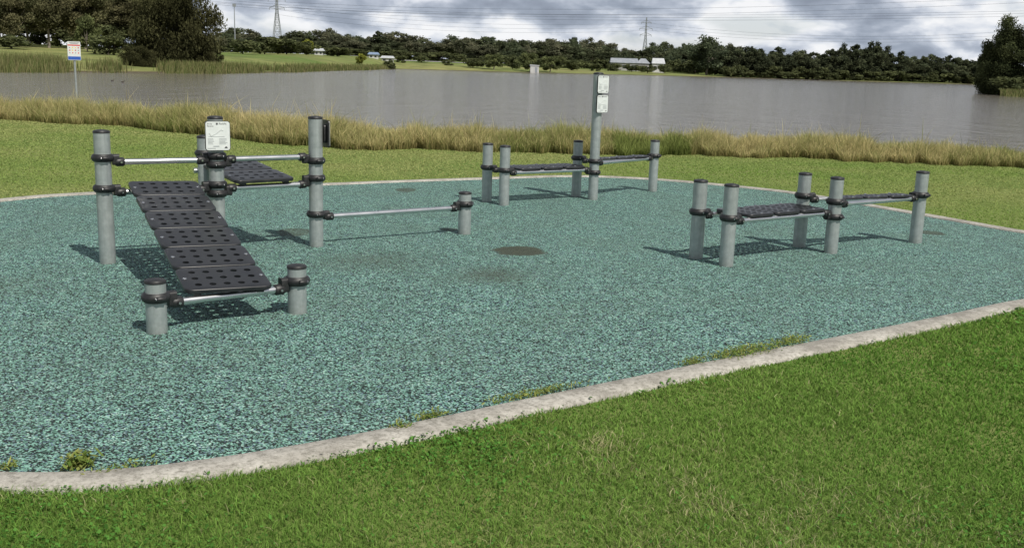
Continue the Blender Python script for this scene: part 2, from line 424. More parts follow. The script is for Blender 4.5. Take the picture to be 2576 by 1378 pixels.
# far lawn
x,y=lawn(900000,-17,17,6.5,25,lambda y:np.clip((11/y)**1.0,0,1))
fy=np.interp(1288+FPX*.985*x/y,[p[0] for p in FY],[p[1] for p in FY])
k=y<fy+.6; x=x[k];y=y[k]; n=len(x); dd=np.hypot(x,y)
a=s1(x*.5,y*.8)*.5+s2(x*.4,y*.7)*.3+rng.normal(0,.3,n)-.3*np.clip(x/6,-1,1)
h=rng.uniform(.007,.021,n); w=.0030*dd/3.0*rng.uniform(.7,1.3,n)
mix=np.clip(.45+.45*a,0,1)[:,None]
ct=np.array([.225,.345,.08])*(1-mix)+np.array([.43,.435,.185])*mix; ct*=rng.uniform(.85,1.15,(n,1))
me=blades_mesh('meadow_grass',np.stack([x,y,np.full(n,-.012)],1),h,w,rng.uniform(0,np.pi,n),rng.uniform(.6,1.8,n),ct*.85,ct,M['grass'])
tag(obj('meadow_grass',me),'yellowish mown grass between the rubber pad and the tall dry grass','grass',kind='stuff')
# tall dry grass along the bank
n=190000
px=rng.uniform(-260,2840,n); fy=np.interp(px,[p[0] for p in FY],[p[1] for p in FY])
tn=(px-1288)/(FPX*.985)
wv=SN(9,.02)(px,px*0)*.25+SN(10,.09)(px,px*0)*.12
e=rng.uniform(0,1,n)**1.25*6.5+wv
yy=fy+e; xx=yy*tn
zz=np.array([ground_z(a,b) for a,b in zip(xx,yy)])
hn=1+.14*SN(12,.012)(px,e*10)+.16*SN(13,.06)(px,e*20)
h=rng.uniform(.24,.47,n)*hn*np.interp(px,[0,900,1300,2576],[1.15,1.12,.98,.96])*(.55+.45*np.clip(e/.7,0,1))
strag=rng.random(n)<.018; h[strag]*=rng.uniform(1.2,1.8,strag.sum())
w=rng.uniform(.007,.015,n)
gm=np.clip(.68+.2*SN(14,.015)(px,e*30)+.12*SN(15,.06)(px,e*30)+rng.normal(0,.28,n),0,1)
gm=np.where((px>1530)&(px<1720)&(e<1.0),gm*.15,gm)
gm=gm[:,None]
ct=np.array([.24,.30,.08])*(1-gm)+np.array([.70,.60,.31])*gm; ct*=rng.uniform(.65,1.2,(n,1))
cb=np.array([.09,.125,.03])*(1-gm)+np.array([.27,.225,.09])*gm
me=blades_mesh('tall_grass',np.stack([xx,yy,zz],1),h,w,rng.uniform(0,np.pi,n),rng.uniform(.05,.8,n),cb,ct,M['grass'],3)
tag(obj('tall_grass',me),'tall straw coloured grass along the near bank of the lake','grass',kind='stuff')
# reeds on the far left shore and on the right point
def reeds(name,n,p0,p1,hs,label,dens):
    px=rng.uniform(p0,p1,n); df=np.interp(px,[p[0] for p in DF],[p[1] for p in DF])
    e=rng.uniform(-1,1,n)**3*9+3; yy=df+e
    k=(SN(21,.02)(px,e*.1)+rng.normal(0,.4,n)>dens); px=px[k];yy=yy[k];n=len(px)
    xx=yy*(px-1288)/(FPX*.985); zz=np.array([ground_z(a,b) for a,b in zip(xx,yy)])
    h=rng.uniform(.7,1.7,n)*hs(px); w=rng.uniform(.05,.13,n)*yy/130
    gm=np.clip(rng.normal(.45,.3,n),0,1)[:,None]
    ct=np.array([.12,.175,.05])*(1-gm)+np.array([.36,.32,.16])*gm
    me=blades_mesh(name,np.stack([xx,yy,zz],1),h,w,rng.uniform(0,np.pi,n),rng.uniform(.05,.35,n),ct*.6,ct,M['grass'])
    tag(obj(name,me),label,'reeds',kind='stuff')
reeds('shore_reeds',26000,-250,985,lambda q:np.interp(q,[0,300,560,985],[1.35,1.15,1.0,.8]),'green reeds along the left far shore of the lake',-.25)
reeds('point_reeds',9000,2462,2900,lambda q:.75+0*q,'green reeds and grass at the foot of the dark trees on the right point',-9)

# ------------------------------------------------------------------ exercise equipment
PR=.057
UD=Vector((.788,.616,0)); ND=Vector((.616,-.788,0)); UP=Vector((0,0,1))
def clamp(parent,b,zr,socks):
    mb=MB(); c=Vector((b.x,b.y,zr)); q_=PR
    mb.lathe(c,[(q_+.0008,-.026),(q_+.007,-.029),(q_+.015,-.022),(q_+.022,-.008),(q_+.022,.005),(q_+.016,.017),(q_+.007,.026),(q_+.0008,.024)],32,0,True)
    for dr,zb in socks:
        dr=Vector((dr.x,dr.y,0)).normalized(); sd=Vector((-dr.y,dr.x,0)); cb=Vector((b.x,b.y,zb))
        mid=(zr+zb)/2; hh=abs(zr-zb)+.044
        mb.prism(rr(.052,hh,.016,4),Vector((b.x,b.y,mid))+dr*(PR+.010),sd,UP,dr,.045)
        mb.path([cb+dr*(PR+.03),cb+dr*(PR+.04),cb+dr*(PR+.085),cb+dr*(PR+.092)],[.028,.033,.033,.028],18)
        for s in (-1,1):
            q=cb+dr*(PR+.063)+sd*s*.033
            mb.tube(q-sd*s*.006,q+sd*s*.008,.012,12,0); mb.tube(q+sd*s*.008,q+sd*s*.013,.0075,8,1)
            e=c+sd*s*(PR+.023); mb.path([e-dr*.026,e-dr*.02,e+dr*.02,e+dr*.026],[.010,.015,.015,.010],12)
            mb.tube(e-dr*.031,e-dr*.026,.008,8,1)
    return mb.build('clamp',[M['black'],M['bolt']],parent,c)
def post(T,b,h,r=PR):
    mb=MB(); mb.tube((b.x,b.y,-.05),(b.x,b.y,h),r,32)
    p=mb.build('post',M['galv'],T,(b.x,b.y,0))
    mb=MB(); mb.lathe((b.x,b.y,h),[(r+.0008,-.008),(r+.0025,-.007),(r+.0025,.004),(r-.001,.010),(r-.012,.013),(.02,.017),(.0005,.0175)],32)
    mb.build('post_cap',M['black'],p,(b.x,b.y,h))
    return p
def bar(T,A,B,za,zb=None,name='bar',r=.0215,trim=.1):
    zb=za if zb is None else zb
    a=Vector((A.x,A.y,za)); b=Vector((B.x,B.y,zb)); dr=(b-a).normalized()
    mb=MB(); mb.tube(a+dr*trim,b-dr*trim,r,20); return mb.build(name,M['steel'],T,a)
b=MB(); b.lathe((0,0,0),[(.0125,-.002),(.0125,.003),(.009,.006),(.0003,.007)],14)
bo=b.build('bolt',M['bolt']); BOLT=bo.data; bpy.data.objects.remove(bo)
PC={}
def plank_mesh(w,l,nx,ny,th=.024,hr=.0205,cr=.05):
    key=(round(w,3),round(l,3),nx,ny)
    if key in PC: return PC[key]
    bm=bmesh.new()
    def lp(pts):
        vs=[bm.verts.new((x,y,0)) for x,y in pts]; return [bm.edges.new((vs[i],vs[(i+1)%len(vs)])) for i in range(len(vs))]
    outl=rr(w,l,min(cr,l*.2),6); es=lp(outl); okeys={(round(x,4),round(y,4)) for x,y in outl}
    pxs=.82*w/nx; pys=.84*l/ny
    for i in range(nx):
        for j in range(ny):
            cx=(i-(nx-1)/2)*pxs; cy=(j-(ny-1)/2)*pys
            es+=lp([(cx+hr*math.cos(2*math.pi*k/14),cy+hr*math.sin(2*math.pi*k/14)) for k in range(14)])
    bmesh.ops.triangle_fill(bm,use_beauty=True,use_dissolve=False,edges=es)
    fs=[f for f in bm.faces]
    ex=bmesh.ops.extrude_face_region(bm,geom=fs)
    bmesh.ops.translate(bm,verts=[v for v in ex['geom'] if isinstance(v,bmesh.types.BMVert)],vec=(0,0,th))
    bmesh.ops.recalc_face_normals(bm,faces=bm.faces)
    rim=[e for e in bm.edges if all(abs(v.co.z-th)<1e-5 and (round(v.co.x,4),round(v.co.y,4)) in okeys for v in e.verts) and len(e.link_faces)==2 and e.calc_face_angle(0)>.8]
    bmesh.ops.bevel(bm,geom=rim,offset=.007,segments=3,profile=.5,affect='EDGES')
    me=bpy.data.meshes.new('plank'); bm.to_mesh(me); bm.free(); me.materials.append(M['plank'])
    me.polygons.foreach_set('use_smooth',[True]*len(me.polygons)); me.set_sharp_from_angle(angle=math.radians(38))
    PC[key]=me; return me
def plank(T,c,xa,ya,w,l,nx=5,ny=3,th=.024,hr=.0205):
    za=xa.cross(ya).normalized()
    if za.z<0: xa=-xa; za=-za
    o=bpy.data.objects.new('plank',plank_mesh(w,l,nx,ny,th,hr)); link(o); o.parent=T
    Mx=Matrix((xa,ya,za)).transposed(); o.rotation_euler=Mx.to_euler(); o.location=c-WO[T]
    for s in (-1,1):
        b=bpy.data.objects.new('bolt',BOLT); link(b); b.parent=o; b.location=(s*w*.445,0,th)
    return o
def text_mesh(body,size,align='LEFT'):
    cu=bpy.data.curves.new('t','FONT'); cu.body=body; cu.size=size; cu.align_x=align; cu.resolution_u=3
    o=bpy.data.objects.new('t',cu); link(o); bpy.context.view_layer.update()
    me=bpy.data.meshes.new_from_object(o.evaluated_get(bpy.context.evaluated_depsgraph_get()))
    vs=[v.co.copy() for v in me.vertices]; fs=[list(p.vertices) for p in me.polygons]
    bpy.data.objects.remove(o); bpy.data.meshes.remove(me); return vs,fs
def sign_plate(T,b,zc,nrm,w,h,title,off=PR,seed=1):
    sd=UP.cross(nrm).normalized(); c=Vector((b.x,b.y,zc))+nrm*(off+.02)
    mb=MB(); mb.prism(rr(w,h,.018),c+nrm*.0125,sd,UP,nrm,.0025); p=mb.build('sign_plate',M['white'],T,c)
    mb=MB(); mb.prism(rr(w+.009,h+.009,.021),c,sd,UP,nrm,.012)
    mb.prism(rr(w*.5,h*.7,.02),c-nrm*.022,sd,UP,nrm,.0215)
    mb.build('backing',M['black'],p,c)
    f=c+nrm*.0165; r=random.Random(seed)
    mb=MB()
    def txt(body,size,x,y,mi=0):
        vs,fs=text_mesh(body,size); mb.add([f+sd*(x+v.x)+UP*(y+v.y) for v in vs],fs,mi)
    y=h*.40
    for ln in title: txt(ln,.0145,-w*.44,y); y-=.0165
    txt('ParkFit',.020,w*.05,h*.395)
    mb.prism(rr(.014,.014,.003),f+sd*(-w*.03)+UP*(h*.425),sd,UP,nrm,.0004)
    def row(x0,x1,yy,t,mi): mb.box(f+sd*((x0+x1)/2)+UP*yy,sd,UP,nrm,(x1-x0,t,.0006),mi)
    fx,fy=-.02,h*.08
    for a,b2 in (((-.03,-.02),(.01,0)),((.01,0),(.045,.028)),((.045,.028),(.06,.02)),((-.05,-.022),(.07,-.022)),((-.03,-.02),(-.045,.004))):
        mb.tube(f+sd*(fx+a[0])+UP*(fy+a[1]),f+sd*(fx+b2[0])+UP*(fy+b2[1]),.0009,6,1)
    for k in range(5):
        yy=-h*.1-k*h*.045
        row(-w*.42,-w*.42+w*r.uniform(.2,.3),yy,.0022,1); row(w*.05,w*.05+w*r.uniform(.25,.36),yy,.0022,1)
    row(-w*.2,w*.05,-h*.36,.005,1)
    row(-w*.44,-w*.1,-h*.43,.003,1)
    mb.prism([(w*.26,-h*.43),(w*.40,-h*.43),(w*.37,-h*.375),(w*.31,-h*.37)],f,sd,UP,nrm,.0005,0)
    mb.build('lettering',[M['ink'],M['greyink']],p,c)
    return p

# --- station one: sit up boards
L1=at(271.5,661); L2=at(552,643); L3=at(796,619); L4=at(1168,588); F1=at(395.5,835); F2=at(748,786)
L2=(L2+(L1+L3)/2)/2
LB=at(521,604)
zU=(zrow(L1,405)+zrow(L3,397))/2; zL=(zrow(L1,484)+zrow(L3,463))/2; z34=(zrow(L3,544)+zrow(L4,524))/2; zF=(zrow(F1,760)+zrow(F2,727))/2
T=thing('sit_up_station','large exercise frame with a long sloping perforated black board at the left','exercise equipment',((L1+L3)/2))
u=(L3-L1).normalized()
hL2=zrow(L2,297)
P1=post(T,L1,zrow(L1,332)); P2=post(T,L2,hL2); P3=post(T,L3,zrow(L3,297)); P4=post(T,L4,zrow(L4,486)); Q1=post(T,F1,zrow(F1,708)); Q2=post(T,F2,zrow(F2,671)); PB=post(T,LB,zrow(LB,345))
clamp(P1,L1,zU+.035,[(u,zU)]); clamp(P1,L1,zL+.035,[(u,zL)])
clamp(P2,L2,zU+.032,[(-u,zU)]); clamp(P2,L2,zU-.034,[(u,zU)])
clamp(P2,L2,zL+.036,[(-u,zL)]); clamp(P2,L2,zL-.034,[(u,zL)])
clamp(P3,L3,zU-.03,[(-u,zU)]); clamp(P3,L3,zL+.05,[(-u,zL)])
d34=(L4-L3).normalized(); clamp(P3,L3,z34+.03,[(d34,z34)]); clamp(P4,L4,z34+.035,[(-d34,z34)])
dF=(F2-F1).normalized(); clamp(Q1,F1,zF+.045,[(dF,zF)]); clamp(Q2,F2,zF+.045,[(-dF,zF)])
for a,b,z in ((L1,L2,zU),(L2,L3,zU),(L1,L2,zL),(L2,L3,zL),(L3,L4,z34),(F1,F2,zF)): bar(T,a,b,z)
def board(T,top,bot,xa,w,n,over=.05,ny=3,gap=.016):
    ya=(bot-top).normalized(); xa=(xa-ya*xa.dot(ya)).normalized(); za=xa.cross(ya)
    if za.z<0: za=-za
    Ltot=(bot-top).length+2*over; l=Ltot/n
    for i in range(n):
        plank(T,top+ya*(-over+l*(i+.5))+za*.040,xa,ya,w,l-gap,5,ny)
    for s in (-1,1):
        mb=MB(); a=top-ya*over*.6+xa*s*w*.36+za*.030; b=bot+ya*over*.6+xa*s*w*.36+za*.030
        mb.box((a+b)/2,xa,ya,za,(.04,(b-a).length,.016)); mb.build('rail',M['black'],T,a)
tm=L1.lerp(L2,.51)+UP*zL; bt=F1.lerp(F2,.49)+UP*zF
board(T,tm,bt,u,.50,6)
tm2=L2.lerp(L3,.46)+UP*zL; zB=.585
bt2=Vector((tm2.x,tm2.y,0))-ND*.70+UP*zB
board(T,tm2,bt2,u,.50,2,.05)
clamp(PB,LB,zrow(LB,385),[(u,zB)])
mb=MB(); mb.tube(bt2-u*.30,bt2+u*.30,.0215,18); mb.build('bar',M['steel'],T,bt2)
zs=zrow(L2,340)
sign_plate(T,L2,zs,Vector((.46,-.888,0)).normalized(),.178,.215,['Sit Up','Reverse'],seed=3)
sign_plate(T,L3,zrow(L3,336),(UD+Vector((.22,-.12,0))).normalized(),.175,.21,['Bench Dip'],off=PR+.004,seed=4)

# --- bench stations
def bench_station(label,A,B,C,D,E,tops,sign=False):
    T=thing('bench_station',label,'exercise equipment',((A+B+C+D)/4))
    ps=[post(T,p,zrow(p,t)) for p,t in zip((A,B,C,D,E),tops)]
    U1=((C-A)+(D-B)).normalized(); zb=.355; z2=.425
    for pa,pb,a,b in ((ps[0],ps[2],A,C),(ps[1],ps[3],B,D)):
        dr=(b-a).normalized(); bar(T,a,b,zb); clamp(pa,a,zb+.035,[(dr,zb)]); clamp(pb,b,zb+(.0 if pb is ps[2] else -.032),[(-dr,zb)])
    for pa,a,s in ((ps[2],C,.04),(ps[3],D,.03)):
        dr=(E-a).normalized(); bar(T,a,E,z2); clamp(pa,a,z2+s,[(dr,z2)])
    clamp(ps[4],E,z2+.03,[((C-E).normalized(),z2),((D-E).normalized(),z2)])
    xa=Vector((U1.y,-U1.x,0)); c0=(A+B)/2; c1=(C+D)/2; w=abs((B-A).dot(xa))+.05; Lg=(c1-c0).length
    s0=.20; s1_=Lg-.13; l=(s1_-s0)/3
    for i in range(3): plank(T,c0+U1*(s0+l*(i+.5))+UP*(zb+.0225),xa,U1,w,l-.012,5,4)
    U2=(E-c1).normalized(); xa2=Vector((U2.y,-U2.x,0)); L2_=(E-c1).length
    s0=.17; s1_=L2_-.17; l=(s1_-s0)/3
    for i in range(3): plank(T,c1+U2*(s0+l*(i+.5))+UP*(z2+.0225),xa2,U2,.17,l-.012,2,4,.018,.015)
    if sign:
        z1=zrow(D,212); sign_plate(T,D,z1,ND,.165,.195,['Step Up'],seed=5); sign_plate(T,D,zrow(D,261),ND,.165,.195,['Push Up'],seed=6)
    return T
bench_station('low bench frame with one tall post carrying two white plates, near the lake',at(1224,507),at(1267,516),at(1449,494),at(1491,502),at(1641,481),(363,369,356,186,355),True)
bench_station('low exercise bench on five short grey posts at the right of the pad',at(1750,649),at(1826,668),at(2010,620),at(2089,636),at(2302,610),(456,467,438,449,434))

# ------------------------------------------------------------------ lake safety sign
b=at(195,285,-.05); T=thing('lake_sign','white safety sign with red and blue bands on a thin pole in the tall grass','sign',b)
mb=MB(); mb.tube(b-UP*.2,Vector((b.x,b.y,zrow(b,112))),.027,14); mb.build('post',M['galv'],T,b)
zt=zrow(b,105); zb_=zrow(b,152); hh=zt-zb_; w=hh*.66; nrm=Vector((-b.x,-b.y,0)).normalized(); sd=UP.cross(nrm); c=Vector((b.x,b.y,(zt+zb_)/2))+nrm*.04
mb=MB(); mb.prism(rr(w,hh,.02),c,sd,UP,nrm,.006); pn=mb.build('panel',M['white'],T,c)
f=c+nrm*.0062
mb=MB(); mb.box(f+UP*hh*.30,sd,UP,nrm,(w*.94,hh*.06,.002)); mb.build('red_band',M['red'],pn,c)
mb=MB(); mb.box(f-UP*hh*.39,sd,UP,nrm,(w*.96,hh*.18,.002)); mb.build('blue_band',M['blue'],pn,c)
for j in range(3):
    for i in range(4):
        mb=MB(); q=f+sd*(w*(-.33+.22*i))+UP*hh*(.17-.14*j); mb.tube(q,q+nrm*.002,w*.05,14,0)
        mb.build('warning_symbol',M['yellow'] if (j==0 and i in(1,2)) or (j==1 and i==1) else (M['red'] if (i+j)%2 else M['greyink']),pn,q)
mb=MB()
for k in range(3): mb.box(f+UP*hh*(.45-.022*k*1.8)+sd*w*.02,sd,UP,nrm,(w*(.8-.12*k),.008,.0015))
mb.build('lettering',M['ink'],pn,c)

# ------------------------------------------------------------------ weeds at the kerb
def weed(px,py,rx,ry,n,hmax,label,rosette=False):
    p=at(px,py); dr=(at(px+40,py-8)-p).normalized(); sdv=Vector((-dr.y,dr.x,0))
    g=rng.normal(0,.45,(n,2)); C=np.array(dr)[None]*(g[:,0:1]*rx)+np.array(sdv)[None]*(g[:,1:2]*ry)
    C[:,2]=.012+rng.uniform(.0,1,n)**2*hmax
    yaw=rng.uniform(0,6.28,n); s=rng.uniform(.0020,.0050,n)*(2.0 if rosette else 1.0)
    U=np.stack([np.cos(yaw)*s,np.sin(yaw)*s,rng.normal(0,.6,n)*s],1)*2.2; Vv=np.stack([-np.sin(yaw)*s,np.cos(yaw)*s,rng.normal(0,.5,n)*s],1)*.7
    yl=rng.random((n,1))
    col=(np.array([.15,.26,.05])*(1-yl)+np.array([.36,.36,.12])*yl)*rng.uniform(.6,1.2,(n,1))
    me=quads_mesh('weed',C,U,Vv,col,M['grass']); o=obj('weed',me,None,(p.x,p.y,0)); tag(o,label,'weed',None)
weed(200,1176,.055,.04,170,.05,'bright leafy weed on the kerb near the left edge of the photo',True)
weed(315,1180,.13,.03,120,.02,'low weed by the kerb just right of the bright leafy weed')
weed(20,1180,.05,.03,90,.025,'small weed by the kerb at the very left edge of the photo')
weed(1010,1078,.06,.03,110,.025,'small tuft of weed by the kerb, third from the left')
weed(1085,1052,.11,.035,220,.026,'creeping weed by the kerb, fourth from the left')
weed(1345,995,.28,.045,520,.022,'long creeping weed along the middle of the front kerb')
weed(1745,915,.10,.045,200,.026,'small weed by the kerb left of the largest yellowish weed mat')
weed(1880,888,.34,.09,1050,.028,'largest yellowish weed mat spreading over the kerb on the right')
weed(1995,862,.15,.07,380,.03,'rightmost green weed tuft on the front kerb')

# ------------------------------------------------------------------ trees
def tree_meshes(seed,H,W,z0,ncl,nleaf,ls,c1,c2,style='round',trunkr=.3,bark='bark',rcf=None,droop=0.0):
    r=np.random.default_rng(seed); cc=[]
    while len(cc)<ncl:
        p=r.uniform(-1,1,3)
        if np.linalg.norm(p)>1 or np.linalg.norm(p)<.25: continue
        hz=(p[2]+1)/2
        prof={'round':1.0,'cone':1.15-.75*hz,'oval':math.sqrt(max(.05,1-(2*hz-1)**2*.6)),'broad':1.25-.35*hz}[style]
        cc.append((p[0]*W/2*.8*prof,p[1]*W/2*.8*prof,z0+(H-z0)*(.08+.86*hz)))
    if style!='round':
        for i in range(ncl//4):
            an=r.uniform(0,6.28); q=r.uniform(.3,.95)*W/2*.8; cc[i]=(q*math.cos(an),q*math.sin(an),z0+(H-z0)*r.uniform(.06,.3))
    cc=np.array(cc); rc=r.uniform(.6,1.25,ncl)*W*(rcf or (.155 if ncl>14 else .2)); tint=r.uniform(.65,1.3,ncl); tmix=r.random(ncl)
    k=r.integers(0,ncl,nleaf); dv=r.normal(0,1,(nleaf,3)); dv/=np.linalg.norm(dv,axis=1)[:,None]
    rad=r.random(nleaf)**.45*r.uniform(.75,1.25,nleaf)
    C=cc[k]+dv*(rad*rc[k])[:,None]*np.array([1,1,.78 if style=='round' else 1.0])
    if droop: C[:,2]-=r.random(nleaf)**2*rc[k]*droop
    C[:,2]=np.maximum(C[:,2],.1)
    s=ls*r.uniform(.5,1.4,nleaf)
    a=r.normal(0,1,(nleaf,3)); a/=np.linalg.norm(a,axis=1)[:,None]; b=np.cross(a,r.normal(0,1,(nleaf,3))); b/=np.linalg.norm(b,axis=1)[:,None]
    if droop: a=a+np.array([0,0,-.7])
    tm=np.clip(tmix[k]+r.normal(0,.2,nleaf),0,1)[:,None]
    col=(np.array(c1)*(1-tm)+np.array(c2)*tm)*(tint[k]*r.uniform(.7,1.25,nleaf))[:,None]
    cm=quads_mesh('crown',C,a*s[:,None],b*(s*.6)[:,None],col,M['leaf'])
    mb=MB(); lean=r.uniform(-.04,.04,2)*H; top=(lean[0],lean[1],z0+(H-z0)*.55)
    mb.path([(0,0,-.5),(lean[0]*.2,lean[1]*.2,H*.12),(lean[0]*.6,lean[1]*.6,z0+.2*(H-z0)),top],[trunkr*1.3,trunkr,trunkr*.7,trunkr*.3],8)
    for i in range(min(ncl,8)):
        q=cc[i]; t=r.uniform(.3,.9); st=Vector((lean[0]*t,lean[1]*t,z0*.8+(top[2]-z0*.8)*t*.7)); en=Vector(q)
        md=st.lerp(en,.5)+Vector((0,0,-.04*H)); mb.path([st,md,en],[trunkr*.45,trunkr*.3,trunkr*.1],6)
    o=mb.build('trunk',M[bark]); tme=o.data; bpy.data.objects.remove(o)
    return H,W,cm,tme
def put_tree(kind,x,y,h,label,group=None,wscale=1.0,name='tree',cat='tree',sink=0.0):
    H,W,cm,tme=kind; s=h/H
    T=bpy.data.objects.new(name,None); link(T); T.location=(x,y,ground_z(x,y)-sink); T.scale=(s*wscale,s*wscale,s); T.rotation_euler=(0,0,random.uniform(0,6.28))
    tag(T,label,cat,group)
    a=bpy.data.objects.new('crown',cm); link(a); a.parent=T
    b=bpy.data.objects.new('trunk',tme); link(b); b.parent=T
    return T
def tree_px(kind,px,depth,top,label,group=None,wpx=None,**k):
    p=atd(px,top,depth); gz=ground_z(p.x,p.y); h=max(1.0,p.z-gz)
    ws=1.0
    if wpx: ws=(wpx*depth/FPX)/(kind[1]*h/kind[0])
    return put_tree(kind,p.x,p.y,h,label,group,ws,**k)
EC=[((.085,.102,.058),(.14,.155,.085)),((.098,.108,.066),(.155,.155,.098)),((.078,.098,.060),(.125,.15,.083))]  # far belt leaf colours, lightened to carry distance haze
EUC=[tree_meshes(30+i,14,11+i%3*1.5,1.4,24+2*i,4600,.33,EC[i%3][0],EC[i%3][1],'round',.28) for i in range(6)]
DRK=[tree_meshes(50+i,13,7.5+i*.6,.2,30,4600,.31,(.056,.069,.040),(.088,.100,.055),'oval',.25,'darkbark') for i in range(4)]  # leaf colour raised with distance haze mixed in
BSH=[tree_meshes(60+i,5,7,.1,16,2200,.26,(.085,.10,.048),(.135,.15,.068),'round',.12,'darkbark') for i in range(3)]
EUH=[tree_meshes(70+i,16,10.5,1.8,38,17000,.19,(.080,.085,.042),(.16,.15,.08),'round',.24,'bark',.17) for i in range(4)]
CAS=tree_meshes(80,13,13,.2,85,50000,.14,(.054,.056,.026),(.098,.098,.046),'broad',.35,'darkbark',.135,.5)
RGT=tree_meshes(81,14,11,.2,64,34000,.16,(.056,.070,.033),(.105,.12,.053),'broad',.3,'darkbark',.15)
YEL=tree_meshes(82,5,5,.2,12,2200,.22,(.20,.23,.04),(.30,.31,.07),'round',.12)
PAL=tree_meshes(83,8,9,.3,22,4400,.26,(.105,.125,.055),(.17,.19,.08),'round',.2)
for i,(px,dp,tp) in enumerate([(-95,190,-110),(-40,205,-90),(15,188,-70),(62,215,-60),(110,200,-110),(165,222,-50),(205,205,-80),(255,230,-40),(300,240,-60),(345,225,-40),(-10,245,-50),(85,238,-40),(135,250,-40),(230,260,-30),(400,250,-30),(40,240,0),(180,245,10),(285,260,0),(20,278,-35),(70,284,-45),(125,280,-40),(185,286,-45),(235,280,-35),(290,285,-40),(340,280,-30)]):
    tree_px(EUH[i%4],px,dp,tp,'tall olive eucalyptus tree on the grassy slope at the upper left','tall trees on the left slope',wpx=random.uniform(120,165))
for i,(px,dp,tp) in enumerate([(-60,222,70),(70,226,60),(150,220,66),(205,226,56),(285,222,60),(350,224,66)]):
    tree_px(BSH[i%3],px,dp,tp,'dark undergrowth shrub between the trunks at the upper left','undergrowth at the upper left',wpx=110,name='shrub',cat='shrub')
tree_px(PAL,215,186,38,'pale green small tree in front of the tall trees at the upper left',wpx=70)
tree_px(BSH[0],25,178,85,'round dark shrub below the tall trees at the far left',wpx=110,name='shrub',cat='shrub')
tree_px(BSH[2],270,178,88,'shrub just left of the big brown green tree on the left shore',wpx=100,name='shrub',cat='shrub')
tree_px(CAS,440,158,-85,'big brownish green drooping tree standing at the water on the left shore',wpx=220,sink=.5)
tree_px(CAS,345,151,108,'low brownish tree at the left foot of the big drooping tree',wpx=100,sink=.3)
tree_px(CAS,518,158,95,'low brownish tree at the right foot of the big drooping tree',wpx=85,sink=.3)
tree_px(RGT,2548,186,28,'dark round tree at the right edge of the photo on the near point',wpx=125,sink=.4)
tree_px(RGT,2625,182,60,'dark tree at the right edge, mostly out of the photo',wpx=140,sink=.4)
tree_px(RGT,2512,190,88,'smaller dark tree left of the round tree on the right point',wpx=88,sink=.4)
tree_px(BSH[0],2550,179,188,'low bush at the foot of the dark trees on the right point',wpx=130,name='shrub',cat='shrub')
# far belt
TOP=[(540,66),(600,70),(660,82),(760,82),(830,84),(900,86),(950,76),(1040,84),(1100,98),(1180,82),(1250,102),(1330,96),(1400,92),(1470,94),(1560,112),(1640,112),(1700,106),(1780,96),(1840,112),(1950,120),(2050,121),(2150,110),(2210,106),(2260,127),(2330,137),(2400,142),(2480,138)]
for row in range(3):
    px=535.0+row*9
    while px<1850:
        base=interp(px,[(540,300),(900,430),(1000,450),(1300,460),(1500,520),(1850,560)])
        dp=base+random.uniform(0,40)+row*30
        tp=interp(px,TOP)+random.uniform(-8,20)+(0 if row==2 else 14-4*row)
        if random.random()<.18: tp-=13
        kd=random.choice(EUC+DRK[:2]); w=random.uniform(46,110)
        tree_px(kd,px,dp,tp,'dark eucalyptus tree in the wooded belt across the lake','trees in the far wooded belt',wpx=w)
        px+=random.uniform(25,48)
px=545.0
while px<1840:
    base=interp(px,[(540,292),(900,418),(1000,440),(1300,450),(1500,512),(1850,550)])
    hz=165+.031*(px-1288)
    if not 1530<px<1690:
        tree_px(random.choice(BSH),px,base,hz-random.uniform(14,32),'dark understorey bush at the foot of the far wooded belt','understorey of the far wooded belt',wpx=random.uniform(60,95),name='shrub',cat='shrub')
    px+=random.uniform(26,42)
for row in range(2):
    px=1835.0+row*8
    while px<2490:
        dp=interp(px,DF) if px<2440 else 540
        dp+=8+row*28+random.uniform(0,10)
        tp=interp(px,TOP)+random.uniform(-6,16)-(2 if row else -4)
        tree_px(random.choice(DRK+EUC[:1]),px,dp,tp,'dark dense tree lining the far right shore','dark trees along the far right shore',wpx=random.uniform(44,78))
        px+=random.uniform(15,25)
px=1830.0
while px<2450:
    dp=(interp(px,DF) if px<2435 else 540)+7; hz=165+.031*(px-1288)
    tree_px(random.choice(BSH),px,dp,hz-random.uniform(6,22),'low dark bush at the waterline of the far right shore','waterline bushes of the far right shore',wpx=random.uniform(45,75),name='shrub',cat='shrub')
    px+=random.uniform(22,34)
for px,dp,tp,w in [(610,260,98,90),(665,280,92,100),(720,300,96,110),(770,320,105,70),(850,345,118,80),(1010,400,140,40),(1060,415,138,50),(1130,400,150,40),(1190,392,148,60),(1290,400,142,50),(1440,440,150,60),(1700,520,150,60),(1750,520,150,60),(1800,510,158,60),(980,345,152,40),(1500,450,160,40),(1545,470,161,50),(1590,480,161,50),(1630,470,163,44),(1672,490,160,44)]:
    tree_px(random.choice(BSH),px,dp,tp,'olive bush on the open ground behind the far shore','bushes behind the far shore',wpx=w,name='shrub',cat='shrub')
tree_px(YEL,910,300,135,'bright yellow green bush on the far shore left of centre',wpx=36,name='shrub',cat='shrub')
tree_px(YEL,772,345,98,'yellow green young tree in front of the dark belt at left',wpx=34)
tree_px(PAL,1243,388,136,'light green spreading tree at the far shore in the middle',wpx=62)
tree_px(PAL,1335,389,132,'light green tree at the far shore beside the small white shed',wpx=58)
tree_px(PAL,1385,398,142,'round grey green tree right of the small white shed',wpx=60)
tree_px(EUC[2],1783,505,94,'broad eucalyptus rising above the far trees right of the white roofs',wpx=120)

